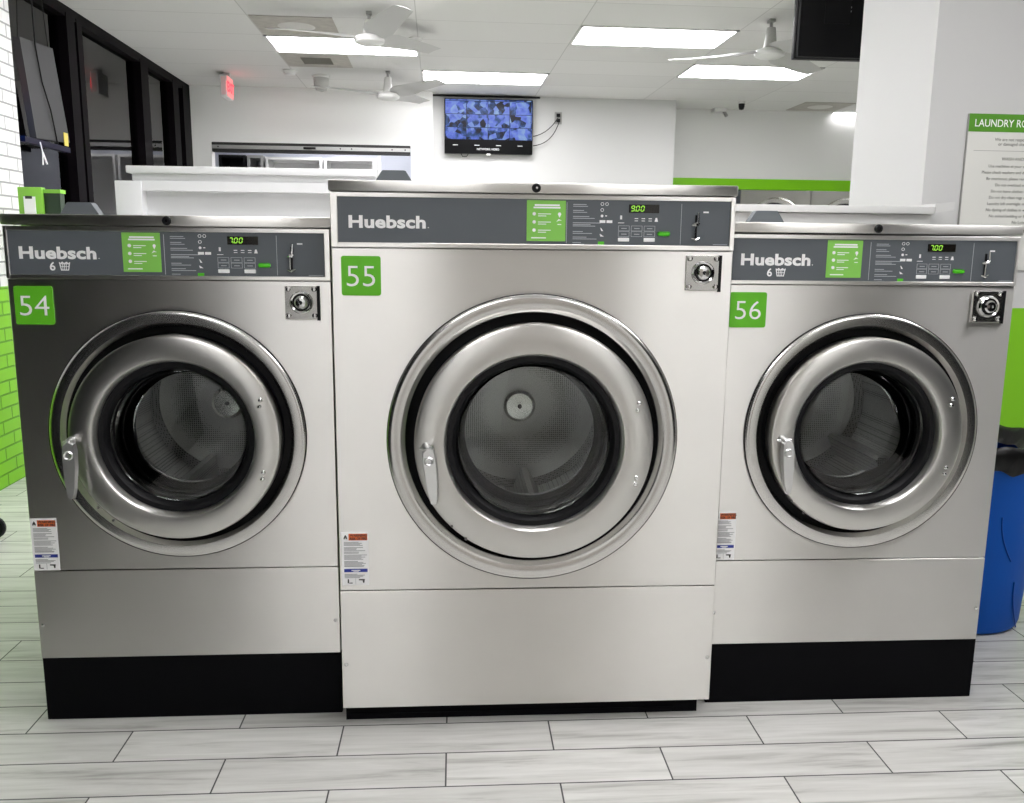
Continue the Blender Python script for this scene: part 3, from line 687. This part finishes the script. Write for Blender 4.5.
dome(3.41, 9.92, .035, .09, 'small black dome camera on the ceiling left of the white column', 'security camera', BLACK, 'dome_camera')
t = empty('bullet_camera', (3.36, 10.40, CH), 0, 'tiny white security camera at the top of the far right wall', 'security camera')
B().box(-.12, .03, -.04, .1, -.04, 0).build('mount', FANW, t)
B().tube([(0, 0, -.02), (.03, -.03, -.09)], .02, 10).build('camera_body', PIPEG, t)

# monitor
def cctv():
    m, nt, p = nodes('cctv_picture'); L = nt.links.new
    p.inputs['Base Color'].default_value = (.004, .004, .005, 1); p.inputs['Roughness'].default_value = .3; p.inputs['Specular IOR Level'].default_value = .15
    tc = nt.nodes.new('ShaderNodeTexCoord')
    b = nt.nodes.new('ShaderNodeTexBrick'); b.offset = 0; b.inputs['Scale'].default_value = 1
    b.inputs['Brick Width'].default_value = .2365; b.inputs['Row Height'].default_value = .138; b.inputs['Mortar Size'].default_value = .003
    b.inputs['Color1'].default_value = (0, 0, 0, 1); b.inputs['Color2'].default_value = (1, 1, 1, 1); b.inputs['Mortar'].default_value = (0, 0, 0, 1)
    s = nt.nodes.new('ShaderNodeSeparateXYZ'); c = nt.nodes.new('ShaderNodeCombineXYZ'); L(tc.outputs['Object'], s.inputs[0]); L(s.outputs[0], c.inputs[0]); L(s.outputs[2], c.inputs[1])
    L(c.outputs[0], b.inputs['Vector'])
    va = nt.nodes.new('ShaderNodeVectorMath'); va.operation = 'MULTIPLY_ADD'; va.inputs[1].default_value = (7, 5, 9); L(b.outputs['Color'], va.inputs[0]); L(c.outputs[0], va.inputs[2])
    v = nt.nodes.new('ShaderNodeTexVoronoi'); v.inputs['Scale'].default_value = 15; L(va.outputs[0], v.inputs['Vector'])
    n = nt.nodes.new('ShaderNodeTexNoise'); n.inputs['Scale'].default_value = 14; n.inputs['Detail'].default_value = 3; L(va.outputs[0], n.inputs['Vector'])
    mm = nt.nodes.new('ShaderNodeMath'); mm.operation = 'MULTIPLY_ADD'; mm.inputs[1].default_value = .5; L(v.outputs['Color'], mm.inputs[0])
    m2 = nt.nodes.new('ShaderNodeMath'); m2.operation = 'MULTIPLY'; m2.inputs[1].default_value = .65; L(n.outputs['Fac'], m2.inputs[0]); L(m2.outputs[0], mm.inputs[2])
    cr = nt.nodes.new('ShaderNodeValToRGB'); e = cr.color_ramp; e.interpolation = 'LINEAR'
    e.elements[0].position = .40; e.elements[0].color = (.004, .006, .02, 1); e.elements[1].position = .84; e.elements[1].color = (.28, .45, .75, 1)
    x = e.elements.new(.50); x.color = (.03, .09, .28, 1); x = e.elements.new(.60); x.color = (.13, .20, .80, 1)
    L(mm.outputs[0], cr.inputs[0])
    mx = nt.nodes.new('ShaderNodeMix'); mx.data_type = 'RGBA'; L(b.outputs['Fac'], mx.inputs[0]); L(cr.outputs[0], mx.inputs[6]); mx.inputs[7].default_value = (.01, .02, .06, 1)
    L(mx.outputs[2], p.inputs['Emission Color']); p.inputs['Emission Strength'].default_value = .42
    return m
t = empty('security_monitor', (.08, 9.90, 2.33), 0, 'wall monitor showing a grid of security camera pictures', 'monitor')
B().box(0, .965, -.07, .0, 0, .575, .006).box(.4, .56, 0, .02, .15, .45).build('housing', TVB, t)
B().box(.010, .955, -.0715, -.069, .150, .566).build('camera_picture', cctv(), t, loc=(0, 0, 0))
b = B()
for k in range(4): b.box(.09+k*.2365, .145+k*.2365, -.0722, -.071, .085, .092)
b.text('NETWORK VIDEO', .475, -.0715, .038, .03, 1, .0005, .0006, 'CENTER')
b.build('screen_captions', mat('caption', (.5, .5, .5), emit=(.7, .75, .8), estr=.2), t)
B().box(.46, .50, -.072, -.069, -.018, .002).build('logo_tab', WHITEP, t)
B().tube([(.18, -.02, 0), (.2, -.02, -.03), (.24, -.02, -.03), (.26, -.02, 0)], .004, 6).build('cable_loop', BLACK, t)
t = empty('wall_outlet', (1.335, 9.92, 2.735), 0, 'white wall outlet to the right of the security monitor', 'outlet')
B().box(-.04, .04, -.008, 0, -.065, .065, .003).build('cover_plate', mat('outlet_plate', (.36, .36, .35), .4), t)
B().box(-.02, .02, -.03, -.006, .01, .045).box(-.02, .02, -.03, -.006, -.045, -.01).build('plug', BLACK, t)
def cord(pts, lab):
    tag(B().tube(pts, .0045, 6).build('power_cord', BLACK), lab, 'cord', 'cords between monitor and outlet')
def bez(a, b_, c, n=12): return [tuple((1-i/n)**2*a[k]+2*(1-i/n)*i/n*b_[k]+(i/n)**2*c[k] for k in range(3)) for i in range(n+1)]
cord(bez((1.055, 9.87, 2.53), (1.22, 9.88, 2.56), (1.33, 9.885, 2.735)), 'upper black cord running from monitor to outlet')
cord(bez((1.055, 9.87, 2.43), (1.27, 9.88, 2.45), (1.345, 9.885, 2.70)), 'lower black cord sagging from monitor to outlet')

# hanging television seen from behind
t = empty('hanging_television', (2.42, 4.80, CH), 0, 'back of a black television hung from the ceiling by the column', 'television')
B().box(-.50, .50, -.02, .03, -.615, -.045, .006).build('housing', TVB, t)
B().box(-.494, .494, -.05, -.018, -.61, -.05, .004).build('rear_cover', mat('tv_back', (.006, .006, .007), .5, spec=.15), t)
b = B()
for k in range(3):
    for j in range(2): b.box(-.25+k*.014, -.242+k*.014, -.053, -.049, -.36-j*.02, -.352-j*.02)
for k in range(4): b.box(-.14+k*.016, -.13+k*.016, -.053, -.049, -.505, -.498)
for u in (-.46, -.30, -.1): b.box(u, u+.01, -.023, -.018, -.59, -.582)
b.build('ports', mat('port_grey', (.25, .25, .26), .4), t)
B().box(-.36, -.22, -.056, -.05, -.44, -.20).build('port_recess', BLACK, t)
B().tube([(0, -.035, -.3), (0, -.035, -.05), (0, 0, 0)], .02, 12).build('ceiling_pole', PIPEG, t)

# service hatch shutter and the things behind it
t = empty('roller_shutter', (-1.335, 9.75, 2.28), 0, 'raised grey roller shutter rail across the service hatch', 'shutter')
b = B().box(-1.045, 1.045, .0, .07, .045, .082); b.build('bottom_rail', mat('rail_alu', (.50, .50, .50), .35, .6), t)
B().box(-1.045, 1.045, .0, .10, .083, .11).box(-1.045, 1.045, .01, .09, .012, .044).build('slat_curtain', mat('shutter_dark', (.02, .02, .02), .5), t)
B().box(-.09, .04, -.012, 0, .052, .075, .004).build('pull_handle', BLACK, t)
for u in (-.98, .30, .42, .85, .99): B().disc((u, -.003, .064), .008, -.006, 0, 10).build('rail_rivet', DARKP, t)
def shelf(x0, x1, z1, lab, m, d0=11.2):
    t = empty('shelving_unit', ((x0+x1)/2, d0, 0), 0, lab, 'shelf'); w_ = (x1-x0)/2
    b = B(); b.box(-w_, -w_+.03, 0, .45, 0, z1); b.box(w_-.03, w_, 0, .45, 0, z1); b.box(-w_, w_, .43, .45, 0, z1)
    b.build('carcass', m, t)
    for z in (.1, .6, 1.1, 1.6, z1-.03): B().box(-w_+.03, w_-.03, 0, .43, z, z+.03).build('shelf_board', m, t)
shelf(-2.66, -2.34, 2.40, 'black shelf unit at the left end inside the service hatch', BLACK)
shelf(-2.32, -2.13, 2.40, 'narrow grey shelf beside the black one inside the hatch', mat('shelf_grey', (.35, .35, .35), .5))
shelf(-2.10, -1.42, 2.385, 'white shelf unit in the middle of the service hatch', mat('shelf_white', (.75, .75, .75), .5))
shelf(-1.39, -.74, 2.385, 'white shelf unit at the right inside the service hatch', mat('shelf_white', (.75, .75, .75), .5))
troffer(-1.6, 10.6, 'ceiling light inside the room behind the service hatch')

# dryers set in the far right wall
def dryer(x, lab):
    t = empty('tumble_dryer', (x, 10.50, 0), 0, lab, 'dryer', 'stainless dryers in the far wall')
    cx_, cz_, r = .443, 1.60, .355
    ring_panel(.004, .882, 1.05, 2.035, cx_, cz_, r-.03, 0, .02).build('front_panel', STEEL_S, t, ang=20)
    B().box(.004, .882, .02, .9, .05, 2.03).box(.004, .882, 0, .02, .05, 1.045).build('cabinet', STEEL_S, t)
    B().box(.004, .882, .03, .85, 0, .05).build('plinth', BASEB, t)
    d = B().lathe([(r, .01), (r, -.02), (r-.02, -.035), (r-.055, -.02), (r-.07, .0), (r-.05, .03)], (cx_, 0, cz_), 'y', 72, True).build('door', STEEL_R, t)
    B().lathe([(r-.06, .004), (r*.5, -.006), (0, -.01)], (cx_, 0, cz_), 'y', 60).build('door_window', mat('dryer_window', (.02, .02, .03), .08), d)
    B().box(.74, .78, -.05, -.01, 1.50, 1.66, .01).build('door_handle', BLACK, d)
dryer(3.655, 'stainless dryer in the far wall, first one right of washer 55')
dryer(4.541, 'stainless dryer in the far wall, partly cut off by the white column')

# laundry rules sign on the column wall
t = empty('rules_sign', (2.150, 3.5, 1.25), 0, 'white laundry room rules sign with a green heading on the column', 'sign')
SW = .62
bd = B().box(0, SW, -.010, -.001, .0, .625).build('board', mat('sign_white', (.74, .74, .70), .5), t)
hd = B().box(0, SW, -.0115, -.0095, .555, .625).build('heading_band', mat('heading_green', (.085, .30, .012), .5), t)
B().text('LAUNDRY ROOM RULES', .022, -.012, .575, .0415, .88, .0001, .0006).build('heading_letters', WHITEP, t)
b = B(); cxs = SW/2
for i, (s_, z, sz) in enumerate((('We are not responsible for any lost, stolen', .520, .0165), ('or damaged clothing or personal items', .502, .0165),
    ('WASH AND DRY MACHINES', .443, .017), ('Use machines at your own risk. Attend to children', .415, .0155), ('Please check washers and dryers before and after each use', .390, .0155), ('Be courteous, please remove clothing from washers', .365, .0155),
    ('Do not overload machines with laundry', .340, .0155), ('Do not leave clothes unattended at any time', .315, .0155), ('Do not dry clean rugs or rubber backed items', .290, .0155),
    ('Laundry left overnight may be discarded by staff', .265, .0155), ('No dyeing of clothes in washers, or any machine', .240, .0155), ('No animal bedding or horse blankets please', .215, .0155), ('No Loitering', .190, .0155), ('WASH AND DRY MATERIALS', .155, .017))):
    b.text(s_, cxs-.04, -.0105, z, sz*1.06, 1.0, 0, .0005, 'CENTER')
b.build('rules_text', mat('sign_text', (.12, .12, .10), .5), t)
B().box(.03, SW-.03, -.0106, -.0099, .480, .4815).box(-.003, .0, -.010, -.001, 0, .625).build('sign_rule', mat('rule_grey', (.3, .3, .28), .5), t)

# trash bin by the right washer
t = empty('trash_bin', (1.905, 2.895, 0), 0, 'blue round trash bin lined with a black bag right of washer 56', 'trash bin')
BL = mat('bin_blue', (.002, .075, .38), .55, spec=.2, bump=.2)
b = B().lathe([(0, .0), (.190, .0), (.207, .012), (.213, .03), (.222, .20), (.228, .42), (.236, .62), (.246, .64), (.246, .665), (.236, .665), (.225, .60), (.21, .05), (0, .04)], (0, 0, 0), 'z', 64)
b.build('barrel', BL, t)
for a0, z0, z1 in ((-118, .02, .20), (-92, .28, .44), (-70, .02, .20), (-40, .28, .44)):
    pts = []
    for k in range(9):
        f = k/8; a = math.radians(a0+14*f*f); z = z1-(z1-z0)*f; r = .2175+.03*z
        pts.append((r*math.cos(a), r*math.sin(a), z))
    B().tube(pts, .0025, 6).build('moulded_rib', mat('bin_blue_dark', (.002, .05, .27), .5, spec=.2), t)
b = B(); n = 90; rings = []
prof = [(.243, .595), (.252, .605), (.256, .63), (.258, .655), (.255, .675), (.243, .684), (.215, .672), (.18, .63)]
for j, (r, z) in enumerate(prof):
    rings.append([b.bm.verts.new(((r+.005*math.sin(i*1.9+j*.7)*(1 if j < 3 else .4)+.003*math.sin(i*.63))*math.cos(2*PI*i/n), (r+.005*math.sin(i*1.9+j*.7)*(1 if j < 3 else .4)+.003*math.sin(i*.63))*math.sin(2*PI*i/n), z+.012*math.sin(i*.9+j)*(1 if j == 0 else .35))) for i in range(n)])
for j in range(len(rings)-1):
    for i in range(n): b.bm.faces.new((rings[j][i], rings[j][(i+1) % n], rings[j+1][(i+1) % n], rings[j+1][i]))
b.build('bin_liner', mat('bag_black', (.004, .004, .004), .35, spec=.3, bump=.6, bscale=25), t, ang=60)

# things by the dark storefront
t = empty('hanging_sign_board', (-2.50, 5.72, 1.96), 0, 'dark grey sign board hung inside the storefront window, seen from behind', 'sign board')
b = B(); bm = b.bm
q = [(0, -.02, .57), (0, .44, .60), (0, .60, .03), (0, .10, 0)]
a = [bm.verts.new((x-.02, y, z)) for x, y, z in q]; c = [bm.verts.new((x+.02, y, z)) for x, y, z in q]
bm.faces.new(a); bm.faces.new(c[::-1])
for i in range(4): bm.faces.new((a[i], c[i], c[(i+1) % 4], a[(i+1) % 4]))
b.build('board', mat('board_grey', (.065, .065, .068), .6, spec=.2), t)
B().box(-.03, .012, -.04, .62, -.035, -.002).build('lower_rail', mat('rail_navy', (.004, .003, .02), .4, spec=.2), t)
B().tube([(.03, .16, 1.0), (.03, .16, .56), (.03, .22, .35), (.035, .30, .20), (.03, .38, .0)], .005, 6).build('cable', BLACK, t)
B().tube([(.0, .0, .57), (0, .06, .99)], .003, 6).build('hanging_wire', BLACK, t)
B().tube([(.0, .42, .60), (0, .36, .99)], .003, 6).build('hanging_wire', BLACK, t)
B().box(.022, .027, .50, .56, .0, .085).build('yellow_label', mat('label_yellow', (.75, .60, .12), .5), t)
B().tube([(.03, .12, -.02), (.04, .12, -.08), (.045, .10, -.16)], .004, 6).tube([(.04, .12, -.08), (.045, .16, -.15)], .006, 6).build('pull_cord', WHITEP, t)
t = empty('neon_sign', (-2.52, 5.50, 2.0), 0, 'sliver of a lit red and blue neon sign behind the brick pier', 'neon sign')
B().tube([(0, .08, .17), (0, .09, .25), (0, .07, .30)], .013, 8).build('red_tube', mat('neon_red', (.5, .02, .02), emit=(1, .08, .10), estr=2), t)
B().tube([(0, .10, .12), (0, .135, .0), (0, .14, -.05)], .018, 8).build('blue_tube', mat('neon_blue', (.02, .1, .6), emit=(.03, .25, 1), estr=1.6), t)
B().box(-.02, -.012, 0, .12, -.1, .35).build('backing', BLACK, t)
t = empty('kiosk_cabinet', (-2.12, 5.0, 0), 0, 'green and black kiosk with a white notice by the brick pier', 'kiosk')
B().box(-.125, .0, -.02, .03, 0, 1.615, .004).build('front_post', GREENL if False else mat('kiosk_green', (.22, .52, .05), .5), t)
B().box(.0, .085, .0, .06, 0, 1.60, .003).build('side_panel', mat('kiosk_dark', (.01, .03, .01), .5), t)
B().box(-.002, .09, -.005, .065, 1.585, 1.605).build('top_rail', mat('kiosk_green', (.22, .52, .05), .5), t)
B().box(-.095, -.035, -.024, -.02, 1.47, 1.565).build('notice', WHITEP, t)
B().box(-.085, -.05, -.026, -.022, 1.553, 1.568).build('notice_clip', DARKP, t)
# laundry cart whose caster peeks in at the left edge
t = empty('laundry_cart', (-1.975, 3.94, 0), 0, 'laundry cart at the left edge, only its black caster in view', 'cart')
B().box(-.26, -.13, -.24, .10, .13, .16, .01).build('frame', PIPEG, t)
b = B()
for k in range(4): b.tube([(-.25+k*.04, -.22, .16), (-.25+k*.04, -.22, .70)], .003, 6); b.tube([(-.25+k*.04, .08, .16), (-.25+k*.04, .08, .70)], .003, 6)
b.tube([(-.25, -.22, .7), (-.13, -.22, .7), (-.13, .08, .7), (-.25, .08, .7), (-.25, -.22, .7)], .006, 8)
b.build('wire_basket', CHROME, t)
for u, v in ((-.03, .0), (-.23, -.2), (-.23, .06)):
    c = B().lathe([(0, -.015), (.045, -.015), (.052, -.006), (.052, .006), (.045, .015), (0, .015)], (u, v, .052), 'y', 24).build('caster', BLACK, t)
    B().box(u-.10, u+.0, v-.02, v+.02, .105, .135).build('caster_fork', PIPEG, c)
